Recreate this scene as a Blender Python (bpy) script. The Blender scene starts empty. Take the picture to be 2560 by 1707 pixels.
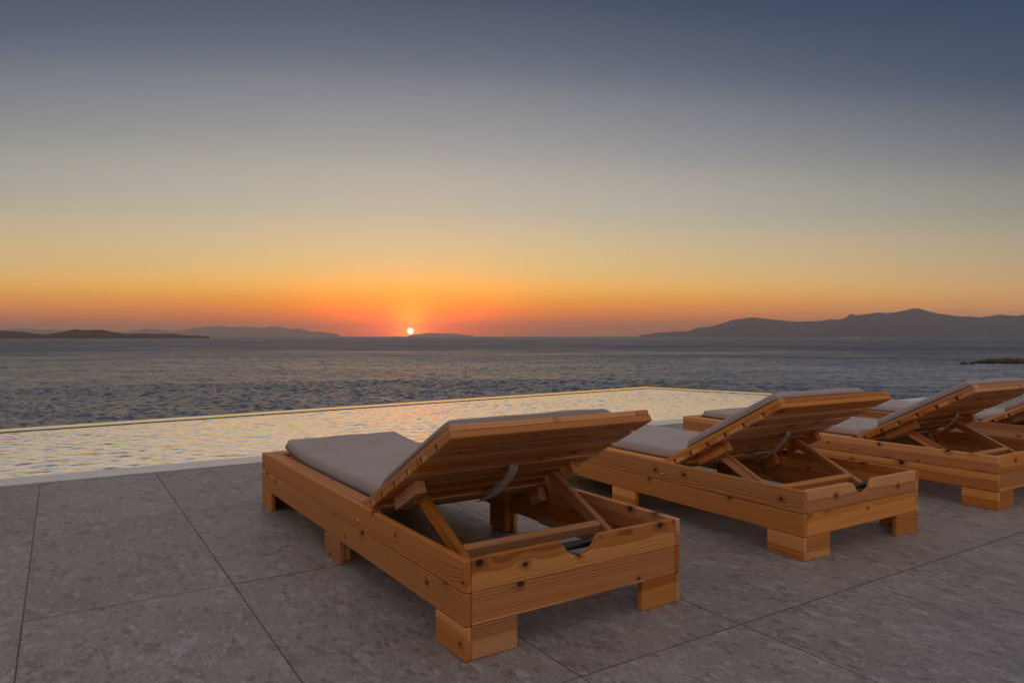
import bpy, bmesh, math, random
import numpy as np
from mathutils import Vector, Matrix

R = math.radians
scene = bpy.context.scene
col = scene.collection

# ------------------------------------------------------------------ camera
CAM_H, F_PX = 0.8555, 1772.2            # metres above the terrace, focal length in pixels of a 2560 px wide frame
SEA_Z = -15.0
cam_d = bpy.data.cameras.new('camera')
cam_d.sensor_width = 36.0
cam_d.lens = 36.0 * F_PX / 2560.0
cam_d.clip_start = 0.05
cam_d.clip_end = 120000.0
cam = bpy.data.objects.new('camera', cam_d)
col.objects.link(cam)
cam.location = (0, 0, CAM_H)
cam.rotation_euler = (R(90 - 0.4453), 0, 0)
scene.camera = cam

# ------------------------------------------------------------------ render settings
scene.render.engine = 'CYCLES'
cy = scene.cycles
cy.use_denoising = True
cy.denoiser = 'OPENIMAGEDENOISE'
cy.denoising_input_passes = 'RGB_ALBEDO_NORMAL'
cy.denoising_prefilter = 'NONE'
cy.max_bounces = 8
cy.diffuse_bounces = 2
cy.glossy_bounces = 4
cy.transmission_bounces = 6
cy.volume_bounces = 1
cy.caustics_reflective = False
cy.caustics_refractive = True
cy.sample_clamp_indirect = 4.0
vs = scene.view_settings
vs.view_transform = 'Standard'
vs.look = 'None'
vs.exposure = 0.0
vs.gamma = 1.0
vs.use_curve_mapping = False

# ------------------------------------------------------------------ world: dusk sky
SUN_AZ, SUN_EL = R(-8.16), R(0.39)
SUN = Vector((math.sin(SUN_AZ) * math.cos(SUN_EL), math.cos(SUN_AZ) * math.cos(SUN_EL), math.sin(SUN_EL)))


def s2l(*c):
    return tuple((v / 255 / 12.92) if v / 255 <= 0.04045 else ((v / 255 + 0.055) / 1.055) ** 2.4 for v in c)


class NT:
    """small helper to write node trees"""
    def __init__(self, tree):
        self.t = tree
        self.n = tree.nodes
        self.n.clear()

    def node(self, kind, **kw):
        nd = self.n.new(kind)
        for k, v in kw.items():
            if k == 'ins':
                for i, val in v.items():
                    self.set(nd.inputs[i], val)
            else:
                setattr(nd, k, v)
        return nd

    def set(self, sock, val):
        if isinstance(val, bpy.types.NodeSocket):
            self.t.links.new(val, sock)
        elif isinstance(val, tuple) and len(val) == 3 and sock.type == 'RGBA':
            sock.default_value = (*val, 1.0)
        else:
            sock.default_value = val

    def math(self, op, a, b=0.0, c=0.0, clamp=False):
        nd = self.n.new('ShaderNodeMath')
        nd.operation = op
        nd.use_clamp = clamp
        for i, v in enumerate((a, b, c)):
            self.set(nd.inputs[i], v)
        return nd.outputs[0]

    def vmath(self, op, a, b=(0, 0, 0), scale=None):
        nd = self.n.new('ShaderNodeVectorMath')
        nd.operation = op
        self.set(nd.inputs[0], a)
        self.set(nd.inputs[1], b)
        if scale is not None:
            self.set(nd.inputs[3], scale)
        return nd.outputs['Value'] if op in ('LENGTH', 'DISTANCE', 'DOT_PRODUCT') else nd.outputs['Vector']

    def mix(self, f, a, b, blend='MIX'):
        nd = self.n.new('ShaderNodeMix')
        nd.data_type = 'RGBA'
        nd.blend_type = blend
        nd.clamp_factor = True
        self.set(nd.inputs[0], f)
        self.set(nd.inputs[6], a)
        self.set(nd.inputs[7], b)
        return nd.outputs[2]

    def ramp(self, f, stops, interp='LINEAR'):
        nd = self.n.new('ShaderNodeValToRGB')
        nd.color_ramp.interpolation = interp
        els = nd.color_ramp.elements
        while len(els) < len(stops):
            els.new(0.5)
        for e, (p, c) in zip(els, stops):
            e.position = p
            e.color = (*c, 1.0) if len(c) == 3 else c
        self.set(nd.inputs[0], f)
        return nd.outputs[0]

    def smooth(self, v, lo, hi, a=0.0, b=1.0, kind='SMOOTHSTEP'):
        nd = self.n.new('ShaderNodeMapRange')
        nd.interpolation_type = kind
        for i, x in enumerate((v, lo, hi, a, b)):
            self.set(nd.inputs[i], x)
        return nd.outputs[0]

    def noise(self, vec, scale, detail=2.0, rough=0.5, dist=0.0, dims='3D'):
        nd = self.n.new('ShaderNodeTexNoise')
        nd.noise_dimensions = dims
        self.set(nd.inputs['Vector'], vec)
        for k, v in (('Scale', scale), ('Detail', detail), ('Roughness', rough), ('Distortion', dist)):
            self.set(nd.inputs[k], v)
        return nd.outputs['Fac'], nd.outputs['Color']

    def voronoi(self, vec, scale, feature='F1', dims='3D', rand=1.0):
        nd = self.n.new('ShaderNodeTexVoronoi')
        nd.feature = feature
        nd.voronoi_dimensions = dims
        self.set(nd.inputs['Vector'], vec)
        self.set(nd.inputs['Scale'], scale)
        self.set(nd.inputs['Randomness'], rand)
        return nd

    def mapping(self, vec, loc=(0, 0, 0), rot=(0, 0, 0), scale=(1, 1, 1)):
        nd = self.n.new('ShaderNodeMapping')
        for i, v in enumerate((vec, loc, rot, scale)):
            self.set(nd.inputs[i], v)
        return nd.outputs[0]

    def sep(self, vec):
        nd = self.n.new('ShaderNodeSeparateXYZ')
        self.set(nd.inputs[0], vec)
        return nd.outputs

    def comb(self, x, y, z):
        nd = self.n.new('ShaderNodeCombineXYZ')
        for i, v in enumerate((x, y, z)):
            self.set(nd.inputs[i], v)
        return nd.outputs[0]


world = bpy.data.worlds.new('World')
scene.world = world
world.use_nodes = True
w = NT(world.node_tree)
d = w.node('ShaderNodeTexCoord').outputs['Generated']
dx, dy, dz = w.sep(d)
q = w.math('SQRT', w.math('MAXIMUM', dz, 0.0))                 # sqrt(sin(elevation)): fine steps near the horizon
flat = w.vmath('NORMALIZE', w.comb(dx, dy, 0.0))
caz = w.vmath('DOT_PRODUCT', flat, (math.sin(SUN_AZ), math.cos(SUN_AZ), 0.0))
ZEN = (0.400, 0.365, 0.370)
qe = w.math('MULTIPLY', q, w.math('MULTIPLY_ADD', w.math('SUBTRACT', 1.0, w.math('MAXIMUM', caz, 0.5)), 0.5, 1.0))   # the glow sinks away from the sun
front = w.ramp(qe, [
    (0.00, (0.56, 0.115, 0.022)), (0.10, (0.68, 0.110, 0.004)), (0.187, (1.04, 0.245, 0.004)), (0.24, (1.10, 0.435, 0.045)),
    (0.292, (0.86, 0.545, 0.180)), (0.397, (0.555, 0.480, 0.345)), (0.487, (0.370, 0.360, 0.338)),
    (0.580, (0.170, 0.190, 0.228)), (0.653, (0.056, 0.078, 0.129)), (0.72, (0.046, 0.070, 0.122)), (0.83, (0.110, 0.128, 0.180)), (1.00, ZEN)], 'CARDINAL')
side = w.ramp(qe, [
    (0.00, (0.500, 0.230, 0.130)), (0.10, (0.720, 0.300, 0.120)), (0.187, (0.800, 0.370, 0.150)), (0.24, (0.770, 0.405, 0.155)),
    (0.292, (0.630, 0.400, 0.210)), (0.397, (0.370, 0.320, 0.240)), (0.487, (0.205, 0.205, 0.200)),
    (0.580, (0.075, 0.095, 0.142)), (0.653, (0.038, 0.060, 0.111)), (0.72, (0.030, 0.054, 0.106)), (0.83, (0.095, 0.115, 0.168)), (1.00, ZEN)], 'CARDINAL')
back = w.ramp(q, [
    (0.00, (0.170, 0.132, 0.128)), (0.25, (0.225, 0.180, 0.170)), (0.45, (0.310, 0.262, 0.252)), (0.70, (0.430, 0.380, 0.375)), (1.00, ZEN)])
f_az = w.smooth(caz, 1.0, 0.68, kind='LINEAR')
sky = w.mix(f_az, front, side)
sky = w.mix(w.smooth(caz, 0.45, -0.55), sky, back)
ca = w.vmath('DOT_PRODUCT', d, tuple(SUN))
ang = w.math('ARCCOSINE', w.math('MINIMUM', ca, 0.9999999))
del_ = w.math('SUBTRACT', w.math('ARCSINE', dz), SUN_EL)
daz = w.math('ARCCOSINE', w.math('MINIMUM', caz, 0.9999999))
def glow(waz, wel, power, colr):
    m_ = w.math('SQRT', w.math('ADD', w.math('POWER', w.math('DIVIDE', daz, R(waz)), 2.0), w.math('POWER', w.math('DIVIDE', w.math('ABSOLUTE', del_), R(wel)), 2.0)))
    g = w.math('EXPONENT', w.math('MULTIPLY', w.math('POWER', m_, power), -1.0))
    return w.mix(1.0, colr, g, 'MULTIPLY')
for ga, ge, gp, c in ((1.1, 1.3, 1.4, (1.8, 1.00, 0.06)), (5.0, 2.1, 1.4, (3.6, 0.26, 0.0))):
    sky = w.mix(1.0, sky, glow(ga, ge, gp, c), 'ADD')
disc = w.smooth(ang, R(0.31), R(0.17))
sky = w.mix(1.0, sky, w.mix(1.0, (6.5, 6.0, 5.0), disc, 'MULTIPLY'), 'ADD')
bg = w.node('ShaderNodeBackground', ins={'Color': sky, 'Strength': 1.0})
nish = w.node('ShaderNodeTexSky')
nish.sky_type = 'NISHITA'
nish.sun_disc = False
nish.sun_elevation = SUN_EL
nish.sun_rotation = SUN_AZ
nish.dust_density = 2.0
bgn = w.node('ShaderNodeBackground', ins={'Color': nish.outputs[0], 'Strength': 0.02})
addw = w.node('ShaderNodeAddShader', ins={0: bg.outputs[0], 1: bgn.outputs[0]})
w.node('ShaderNodeOutputWorld', ins={'Surface': addw.outputs[0]})
world.cycles.sampling_method = 'MANUAL'
world.cycles.sample_map_resolution = 2048

# ------------------------------------------------------------------ sun lamp
sun_d = bpy.data.lights.new('sun', 'SUN')
sun_d.energy = 0.0015
sun_d.angle = R(0.53)
sun_d.color = (1.0, 0.50, 0.22)
sun_o = bpy.data.objects.new('sun', sun_d)
col.objects.link(sun_o)
sun_o.rotation_euler = SUN.to_track_quat('Z', 'Y').to_euler()
sun_o.location = SUN * 50


# ------------------------------------------------------------------ object helpers
def tag(o, label=None, cat=None, group=None, kind=None):
    for k, v in (('label', label), ('category', cat), ('group', group), ('kind', kind)):
        if v:
            o[k] = v
    return o


def link(name, data, parent=None, loc=(0, 0, 0), rot=None, mat=None):
    o = bpy.data.objects.new(name, data)
    col.objects.link(o)
    o.location = loc
    if rot is not None:
        o.rotation_mode = 'QUATERNION'
        o.rotation_quaternion = rot
    if parent:
        o.parent = parent
    if mat and data is not None and not data.materials:
        data.materials.append(mat)
    return o


def empty(name, parent=None, loc=(0, 0, 0), rz=0.0):
    o = bpy.data.objects.new(name, None)
    col.objects.link(o)
    o.empty_display_size = 0.1
    o.location = loc
    o.rotation_euler = (0, 0, rz)
    if parent:
        o.parent = parent
    return o


def mesh_np(name, verts, faces, smooth=False):
    me = bpy.data.meshes.new(name)
    me.from_pydata([tuple(v) for v in verts], [], [tuple(f) for f in faces])
    me.update()
    if smooth:
        me.shade_smooth()
    return me


def grid_mesh(name, X, Y, Z, smooth=True):
    n, m = X.shape
    v = np.stack([X, Y, Z], -1).reshape(-1, 3).astype(np.float32)
    idx = np.arange(n * m).reshape(n, m)
    f = np.stack([idx[:-1, :-1], idx[1:, :-1], idx[1:, 1:], idx[:-1, 1:]], -1).reshape(-1, 4)
    me = bpy.data.meshes.new(name)
    me.vertices.add(len(v))
    me.vertices.foreach_set('co', v.ravel())
    me.loops.add(f.size)
    me.loops.foreach_set('vertex_index', f.ravel().astype(np.int32))
    me.polygons.add(len(f))
    me.polygons.foreach_set('loop_start', (np.arange(len(f)) * 4).astype(np.int32))
    me.polygons.foreach_set('loop_total', np.full(len(f), 4, np.int32))
    me.update(calc_edges=True)
    me.validate()
    if smooth:
        me.shade_smooth()
    return me


_boards = {}


def board_mesh(L, W, T, bev=0.0025):
    """a planed board, x along its length, y its width, z its thickness, centred"""
    key = (round(L, 4), round(W, 4), round(T, 4), bev)
    if key not in _boards:
        bm = bmesh.new()
        bmesh.ops.create_cube(bm, size=1.0, matrix=Matrix.Diagonal((L, W, T, 1)))
        bmesh.ops.bevel(bm, geom=bm.edges[:], offset=bev, segments=1, affect='EDGES', profile=0.5)
        me = bpy.data.meshes.new('board')
        bm.to_mesh(me)
        bm.free()
        _boards[key] = me
    return _boards[key]


def material(name):
    m = bpy.data.materials.new(name)
    m.use_nodes = True
    return m, NT(m.node_tree)


def finish(nt, bsdf, **kw):
    nt.node('ShaderNodeOutputMaterial', ins={'Surface': bsdf.outputs[0], **kw})


# ------------------------------------------------------------------ materials
def pine_material():
    m, n = material('oiled_pine')
    tc = n.node('ShaderNodeTexCoord').outputs['Object']
    rnd = n.node('ShaderNodeObjectInfo').outputs['Random']
    off = n.comb(n.math('MULTIPLY', rnd, 37.0), n.math('MULTIPLY', rnd, 11.3), n.math('MULTIPLY', rnd, 5.7))
    p = n.vmath('ADD', tc, off)
    px, py, pz = n.sep(p)
    ox, oy, oz = n.sep(tc)
    # knots run through the board's thickness
    kv = n.comb(n.math('MULTIPLY', px, 0.75), py, 0.0)
    vo = n.voronoi(kv, 8.5, dims='2D', rand=0.95)
    kd = n.math('DIVIDE', vo.outputs['Distance'], 8.5)
    kr, kg, kb = n.sep(vo.outputs['Color'])
    keep = n.math('GREATER_THAN', kr, 0.44)
    krad = n.math('MULTIPLY_ADD', n.math('POWER', kg, 2.0), 0.009, 0.0038)
    knot_n, _ = n.noise(p, 90.0, 1.0)
    kd2 = n.math('MULTIPLY_ADD', n.math('SUBTRACT', knot_n, 0.5), 0.005, kd)
    knot = n.math('MULTIPLY', n.smooth(kd2, n.math('MULTIPLY', krad, 1.15), n.math('MULTIPLY', krad, 0.75)), keep)
    halo = n.math('MULTIPLY', n.smooth(kd2, n.math('MULTIPLY', krad, 3.6), krad), keep)
    swirl = n.math('MULTIPLY', n.math('EXPONENT', n.math('MULTIPLY', n.math('POWER', n.math('DIVIDE', kd, 0.028), 2.0), -1.0)), keep)
    # growth rings around a pith that lies off the board
    warp, _ = n.noise(n.mapping(p, scale=(1.3, 5.0, 5.0)), 1.0, 2.0)
    warp2, _ = n.noise(n.mapping(p, scale=(3.0, 16.0, 16.0)), 1.0, 1.0)
    sgn = n.math('SIGN', n.math('SUBTRACT', n.math('FRACT', n.math('MULTIPLY', rnd, 5.3)), 0.5))
    cyy = n.math('MULTIPLY', sgn, n.math('MULTIPLY_ADD', n.math('FRACT', n.math('MULTIPLY', rnd, 13.7)), 0.11, 0.03))
    frac = n.math('FRACT', n.math('MULTIPLY', rnd, 17.3))
    czz = n.math('MULTIPLY_ADD', frac, 0.10, 0.035)
    ry = n.math('SUBTRACT', n.math('MULTIPLY_ADD', ox, n.math('MULTIPLY_ADD', frac, 0.03, -0.015), oy), cyy)
    rz = n.math('ADD', oz, czz)
    rr = n.math('SQRT', n.math('ADD', n.math('POWER', ry, 2.0), n.math('POWER', rz, 2.0)))
    rr = n.math('ADD', rr, n.math('MULTIPLY', n.math('SUBTRACT', warp, 0.5), 0.016))
    rr = n.math('ADD', rr, n.math('MULTIPLY', n.math('SUBTRACT', warp2, 0.5), 0.003))
    rr = n.math('ADD', rr, n.math('MULTIPLY', swirl, 0.007))
    ringw = n.math('MULTIPLY_ADD', n.math('FRACT', n.math('MULTIPLY', rnd, 7.7)), 70.0, 150.0)
    ph = n.math('FRACT', n.math('MULTIPLY', rr, ringw))
    late = n.math('MULTIPLY', n.smooth(ph, 0.30, 0.84), n.smooth(ph, 1.0, 0.92))
    ringvar, _ = n.noise(n.comb(n.math('MULTIPLY', px, 0.4), n.math('MULTIPLY', rr, 60.0), 0.0), 1.0, 2.0)
    late = n.math('MULTIPLY', late, n.smooth(ringvar, 0.30, 0.62))
    heart = n.smooth(n.math('SUBTRACT', rr, n.math('SQRT', n.math('ADD', n.math('POWER', cyy, 2.0), n.math('POWER', czz, 2.0)))), n.math('MULTIPLY_ADD', frac, 0.06, -0.016), n.math('MULTIPLY_ADD', frac, 0.06, -0.022))
    fib, _ = n.noise(n.mapping(p, scale=(9.0, 420.0, 420.0)), 1.0, 2.0, 0.6)
    blot, _ = n.noise(n.mapping(p, scale=(3.0, 9.0, 9.0)), 1.0, 3.0)
    base = n.mix(heart, (0.81, 0.345, 0.100), (0.575, 0.202, 0.047))
    base = n.mix(n.math('MULTIPLY', late, n.math('MULTIPLY_ADD', heart, 0.42, 0.36)), base, (0.25, 0.070, 0.012))
    base = n.mix(n.smooth(blot, 0.35, 0.75, 0.0, 0.28), base, (0.52, 0.180, 0.040))
    base = n.mix(n.smooth(fib, 0.3, 0.8, 0.0, 0.26), base, (0.46, 0.145, 0.030))
    worn, _ = n.noise(n.mapping(p, scale=(2.0, 14.0, 14.0)), 1.0, 5.0, 0.7)
    base = n.mix(n.smooth(worn, 0.54, 0.74, 0.0, 0.30), base, (0.46, 0.255, 0.130))
    base = n.mix(n.math('MULTIPLY', halo, 0.65), base, (0.27, 0.075, 0.018))
    base = n.mix(n.math('MULTIPLY', knot, 0.94), base, (0.030, 0.012, 0.006))
    hsv = n.node('ShaderNodeHueSaturation', ins={
        'Color': base, 'Hue': n.math('MULTIPLY_ADD', frac, 0.006, 0.498),
        'Saturation': n.math('MULTIPLY_ADD', rnd, 0.16, 0.90), 'Value': n.math('MULTIPLY_ADD', n.math('FRACT', n.math('MULTIPLY', rnd, 31.1)), 0.28, 0.82)})
    tint = n.mix(1.0, hsv.outputs[0], n.node('ShaderNodeObjectInfo').outputs['Color'], 'MULTIPLY')      # multiplied by the tint set for each lounger
    h = n.math('ADD', n.math('MULTIPLY', late, 0.6), n.math('MULTIPLY', fib, 0.5))
    bump = n.node('ShaderNodeBump', ins={'Strength': 0.25, 'Distance': 0.0008, 'Height': h})
    b = n.node('ShaderNodeBsdfPrincipled', ins={
        'Base Color': tint, 'Roughness': n.math('MULTIPLY_ADD', fib, 0.2, 0.42), 'Normal': bump.outputs[0], 'Specular IOR Level': 0.35})
    finish(n, b)
    return m


def stone_material():
    """grey conglomerate porcelain: pebble fragments in a finer matrix, each tile a different cut"""
    m, n = material('conglomerate_stone')
    tc = n.node('ShaderNodeTexCoord').outputs['Object']
    rnd = n.node('ShaderNodeObjectInfo').outputs['Random']
    off = n.comb(n.math('MULTIPLY', rnd, 57.0), n.math('MULTIPLY', rnd, 23.3), 0.0)
    p = n.vmath('ADD', tc, off)
    wn, wc = n.noise(p, 26.0, 3.0, 0.6)
    pw = n.vmath('ADD', p, n.vmath('SCALE', n.vmath('SUBTRACT', wc, (0.5, 0.5, 0.5)), scale=0.020))
    colr = (0.385, 0.345, 0.335)
    fine, _ = n.noise(p, 240.0, 4.0, 0.75)
    mid, _ = n.noise(p, 14.0, 4.0, 0.6)
    big, _ = n.noise(p, 2.6, 3.0, 0.55)
    base = n.mix(n.smooth(mid, 0.3, 0.72), (0.375, 0.335, 0.312), (0.430, 0.390, 0.370))
    base = n.mix(n.smooth(big, 0.35, 0.68, 0.0, 0.75), base, (0.33, 0.298, 0.282))
    for sc, lo, light, dark, amt in ((17.0, 0.60, (0.56, 0.53, 0.53), (0.20, 0.172, 0.160), 0.58), (38.0, 0.60, (0.54, 0.51, 0.48), (0.19, 0.165, 0.150), 0.65),
                                     (85.0, 0.45, (0.60, 0.57, 0.56), (0.20, 0.172, 0.158), 0.46)):
        v = n.voronoi(n.mapping(pw, rot=(0, 0, 0.6), scale=(0.62, 1.25, 1.0)), sc, dims='2D')
        r_, g_, b_ = n.sep(v.outputs['Color'])
        inside = n.smooth(v.outputs['Distance'], n.math('MULTIPLY_ADD', b_, 0.30, 0.28), n.math('MULTIPLY_ADD', b_, 0.26, 0.17))
        keep = n.smooth(r_, lo, lo + 0.12)
        tone = n.mix(n.smooth(g_, 0.35, 0.65), dark, light)
        base = n.mix(n.math('MULTIPLY', n.math('MULTIPLY', inside, keep), amt), base, tone)
    base = n.mix(n.smooth(fine, 0.35, 0.75, 0.0, 0.55), base, (0.20, 0.172, 0.158))
    stain, _ = n.noise(p, 5.0, 5.0, 0.65)
    base = n.mix(n.smooth(stain, 0.60, 0.74, 0.0, 0.35), base, (0.20, 0.165, 0.15))
    hsv = n.node('ShaderNodeHueSaturation', ins={'Color': base, 'Value': n.math('MULTIPLY_ADD', rnd, 0.12, 0.79)})
    bump = n.node('ShaderNodeBump', ins={'Strength': 0.35, 'Distance': 0.0012, 'Height': n.math('ADD', fine, mid)})
    b = n.node('ShaderNodeBsdfPrincipled', ins={
        'Base Color': hsv.outputs[0], 'Roughness': n.smooth(mid, 0.2, 0.8, 0.42, 0.60), 'Normal': bump.outputs[0], 'Specular IOR Level': 0.4})
    finish(n, b)
    return m


def plain(name, colr, rough=0.6, noise=0.12, scale=30.0, bump=0.0, metal=0.0, spec=0.5, **kw):
    m, n = material(name)
    tc = n.node('ShaderNodeTexCoord').outputs['Object']
    f, _ = n.noise(tc, scale, 4.0, 0.6)
    lo = tuple(c * (1 - noise) for c in colr)
    hi = tuple(min(1.0, c * (1 + noise)) for c in colr)
    c = n.mix(n.smooth(f, 0.3, 0.7), lo, hi)
    ins = {'Base Color': c, 'Roughness': n.smooth(f, 0.2, 0.8, rough * 0.9, min(1.0, rough * 1.1)), 'Metallic': metal, 'Specular IOR Level': spec}
    if bump:
        ins['Normal'] = n.node('ShaderNodeBump', ins={'Strength': bump, 'Distance': 0.001, 'Height': f}).outputs[0]
    ins.update(kw)
    finish(n, n.node('ShaderNodeBsdfPrincipled', ins=ins))
    return m


def fabric_material():
    m, n = material('taupe_fabric')
    tc = n.node('ShaderNodeTexCoord').outputs['Object']
    rnd = n.node('ShaderNodeObjectInfo').outputs['Random']
    p = n.vmath('ADD', tc, n.comb(n.math('MULTIPLY', rnd, 9.0), rnd, 0.0))
    x, y, z = n.sep(tc)
    wx = n.math('SINE', n.math('MULTIPLY', x, 5200.0))
    wy = n.math('SINE', n.math('MULTIPLY', y, 5200.0))
    weave = n.math('MULTIPLY', wx, wy)
    f, _ = n.noise(p, 7.0, 4.0, 0.6)
    g, _ = n.noise(p, 160.0, 2.0, 0.7)
    c = n.mix(n.smooth(f, 0.3, 0.7), (0.405, 0.322, 0.296), (0.470, 0.378, 0.350))
    c = n.mix(n.smooth(g, 0.3, 0.8, 0.0, 0.25), c, (0.36, 0.30, 0.29))
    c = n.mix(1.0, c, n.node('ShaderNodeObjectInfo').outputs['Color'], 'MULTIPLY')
    folds, _ = n.noise(n.mapping(p, scale=(2.2, 7.0, 4.0)), 1.0, 3.0, 0.5, 0.6)
    h = n.math('ADD', n.math('MULTIPLY', folds, 1.0), n.math('MULTIPLY', weave, 0.02))
    bump = n.node('ShaderNodeBump', ins={'Strength': 0.5, 'Distance': 0.012, 'Height': h})
    b = n.node('ShaderNodeBsdfPrincipled', ins={'Base Color': c, 'Roughness': 0.55, 'Specular IOR Level': 0.35, 'Normal': bump.outputs[0],
                                                'Sheen Weight': 0.15, 'Sheen Roughness': 0.5})
    finish(n, b)
    return m


def sea_material():
    m, n = material('open_sea')
    p = n.node('ShaderNodeTexCoord').outputs['Object']
    x, y, z = n.sep(p)
    dist = n.vmath('LENGTH', p)
    chop, _ = n.noise(n.mapping(p, rot=(0, 0, 0.35), scale=(0.55, 1.0, 1.0)), 1.3, 4.0, 0.65)
    swell, _ = n.noise(n.mapping(p, rot=(0, 0, 0.25), scale=(0.5, 1.0, 1.0)), 0.06, 5.0, 0.62)
    # wave groups of every size, so that the water breaks up all the way out
    grp, _ = n.noise(n.mapping(p, rot=(0, 0, 0.2), scale=(0.45, 1.0, 1.0)), 0.012, 15.0, 0.80)
    grp2, _ = n.noise(n.mapping(p, rot=(0, 0, 0.1), scale=(0.40, 1.0, 1.0)), 0.0016, 15.0, 0.78)
    g = n.math('ADD', n.math('MULTIPLY', grp, 0.55), n.math('MULTIPLY', grp2, 0.45))
    g = n.smooth(g, 0.36, 0.64, kind='LINEAR')
    h = n.math('ADD', n.math('MULTIPLY', chop, 0.40), n.math('MULTIPLY', swell, 0.5))
    bump = n.node('ShaderNodeBump', ins={'Strength': n.math('MULTIPLY_ADD', g, 0.6, 0.55), 'Distance': 1.0, 'Height': h})
    rough = n.math('ADD', n.smooth(dist, 250.0, 1100.0, 0.13, 0.24), n.math('MULTIPLY', g, n.smooth(dist, 250.0, 1100.0, 0.24, 0.46)))
    # broken water drifting from the skerry towards the shore
    fx = n.smooth(x, 20.0, 150.0)
    fy = n.math('MULTIPLY', n.smooth(y, 150.0, 210.0), n.smooth(y, 520.0, 340.0))
    fn, _ = n.noise(n.mapping(p, rot=(0, 0, 0.3), scale=(0.35, 1.0, 1.0)), 0.10, 5.0, 0.70)
    fn2, _ = n.noise(n.mapping(p, scale=(0.4, 1.0, 1.0)), 0.9, 4.0, 0.7)
    foam = n.math('MULTIPLY', n.math('MULTIPLY', fx, fy), n.math('MULTIPLY', n.smooth(fn, 0.40, 0.60), n.smooth(fn2, 0.36, 0.60)))
    caps, _ = n.noise(n.mapping(p, rot=(0, 0, 0.3), scale=(0.3, 1.0, 1.0)), 0.35, 4.0, 0.75)
    foam = n.math('ADD', n.math('MULTIPLY', foam, 0.75), n.math('MULTIPLY', n.smooth(caps, 0.70, 0.80), 0.25), clamp=True)
    c = n.mix(n.smooth(g, 0.0, 1.0, kind='LINEAR'), (0.105, 0.132, 0.190), (0.018, 0.032, 0.062))
    c = n.mix(foam, c, (0.60, 0.66, 0.70))
    b = n.node('ShaderNodeBsdfPrincipled', ins={'Base Color': c, 'Roughness': n.math('MULTIPLY_ADD', foam, 0.5, rough), 'IOR': 1.33, 'Normal': bump.outputs[0]})
    finish(n, b)
    return m


def pool_water_material():
    m, n = material('pool_water')
    p = n.node('ShaderNodeTexCoord').outputs['Object']
    c, _ = n.noise(n.mapping(p, rot=(0, 0, -0.2), scale=(1.0, 1.6, 1.0)), 22.0, 2.0, 0.5)
    bump = n.node('ShaderNodeBump', ins={'Strength': 0.5, 'Distance': 0.004, 'Height': c})
    b = n.node('ShaderNodeBsdfPrincipled', ins={'Base Color': (0.93, 0.99, 1.0), 'Roughness': 0.13, 'IOR': 1.55, 'Transmission Weight': 1.0, 'Normal': bump.outputs[0]})
    finish(n, b)
    return m


def land_material(name, c1, c2, scale):
    m, n = material(name)
    p = n.node('ShaderNodeTexCoord').outputs['Object']
    f, _ = n.noise(p, scale, 6.0, 0.6)
    c = n.mix(n.smooth(f, 0.35, 0.65), c1, c2)
    finish(n, n.node('ShaderNodeBsdfPrincipled', ins={'Base Color': c, 'Roughness': 0.95, 'Specular IOR Level': 0.1}))
    return m


PINE = pine_material()
STONE = stone_material()
FABRIC = fabric_material()
GROUT = plain('grout', (0.23, 0.192, 0.156), 0.9, 0.25, 60.0)
COPING = plain('coping_stone', (0.66, 0.65, 0.67), 0.30, 0.10, 9.0, 0.15)
STEEL = plain('bolt_steel', (0.55, 0.53, 0.50), 0.35, 0.1, 200.0, metal=1.0)
BLACK = plain('black_tube', (0.025, 0.026, 0.028), 0.35, 0.2, 60.0)
WELT = plain('dark_welt', (0.17, 0.135, 0.125), 0.8, 0.12, 200.0)
WEB = plain('webbing', (0.50, 0.41, 0.35), 0.8, 0.15, 300.0, 0.3)
POOLTILE = plain('pool_plaster', (0.62, 0.95, 0.99), 0.7, 0.10, 4.0)
RIM = plain('wet_rim', (0.36, 0.37, 0.36), 0.06, 0.06, 3.0, **{'Coat Weight': 0.7, 'Coat IOR': 1.5, 'Coat Roughness': 0.05})
RIMDARK = plain('rim_tile', (0.10, 0.13, 0.15), 0.15, 0.2, 12.0)
SEA = sea_material()
POOLW = pool_water_material()
LAND = land_material('dry_hills', (0.062, 0.066, 0.095), (0.100, 0.104, 0.135), 0.004)  # part of the blue distance haze is put into the hill colour
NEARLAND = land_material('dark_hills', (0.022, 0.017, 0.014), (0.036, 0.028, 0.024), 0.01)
ROCK = land_material('wet_rock', (0.045, 0.032, 0.024), (0.11, 0.085, 0.065), 0.5)
SCRUB = land_material('scrub_slope', (0.10, 0.085, 0.06), (0.06, 0.065, 0.04), 0.3)
WHITE = plain('white_paint', (0.78, 0.78, 0.76), 0.5, 0.05, 3.0)
DARKHULL = plain('dark_hull', (0.05, 0.05, 0.055), 0.5, 0.1, 1.0)
GLASS = plain('dark_glass', (0.03, 0.035, 0.04), 0.1, 0.1, 1.0)
FOAM = plain('foam', (0.72, 0.75, 0.78), 0.9, 0.1, 0.5)

# ------------------------------------------------------------------ terrace frame: a = away (towards the sea), b = to the right
TH = R(-32.5629)
A = Vector((math.sin(TH), math.cos(TH), 0))
B = Vector((math.cos(TH), -math.sin(TH), 0))
O = Vector((-1.4686, 2.1195, 0))
SX, SY = 0.5997, 1.1724                    # tile width, tile length
COP0, COP1 = 2.372, 2.630                  # pool coping, front and water edge
DECK_ROT = Matrix(((A.x, -B.x, 0), (A.y, -B.y, 0), (0, 0, 1))).to_quaternion()   # local x = a, local y = -b


def ab(al, be, z=0.0):
    v = O + A * al + B * be
    return Vector((v.x, v.y, z))


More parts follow.
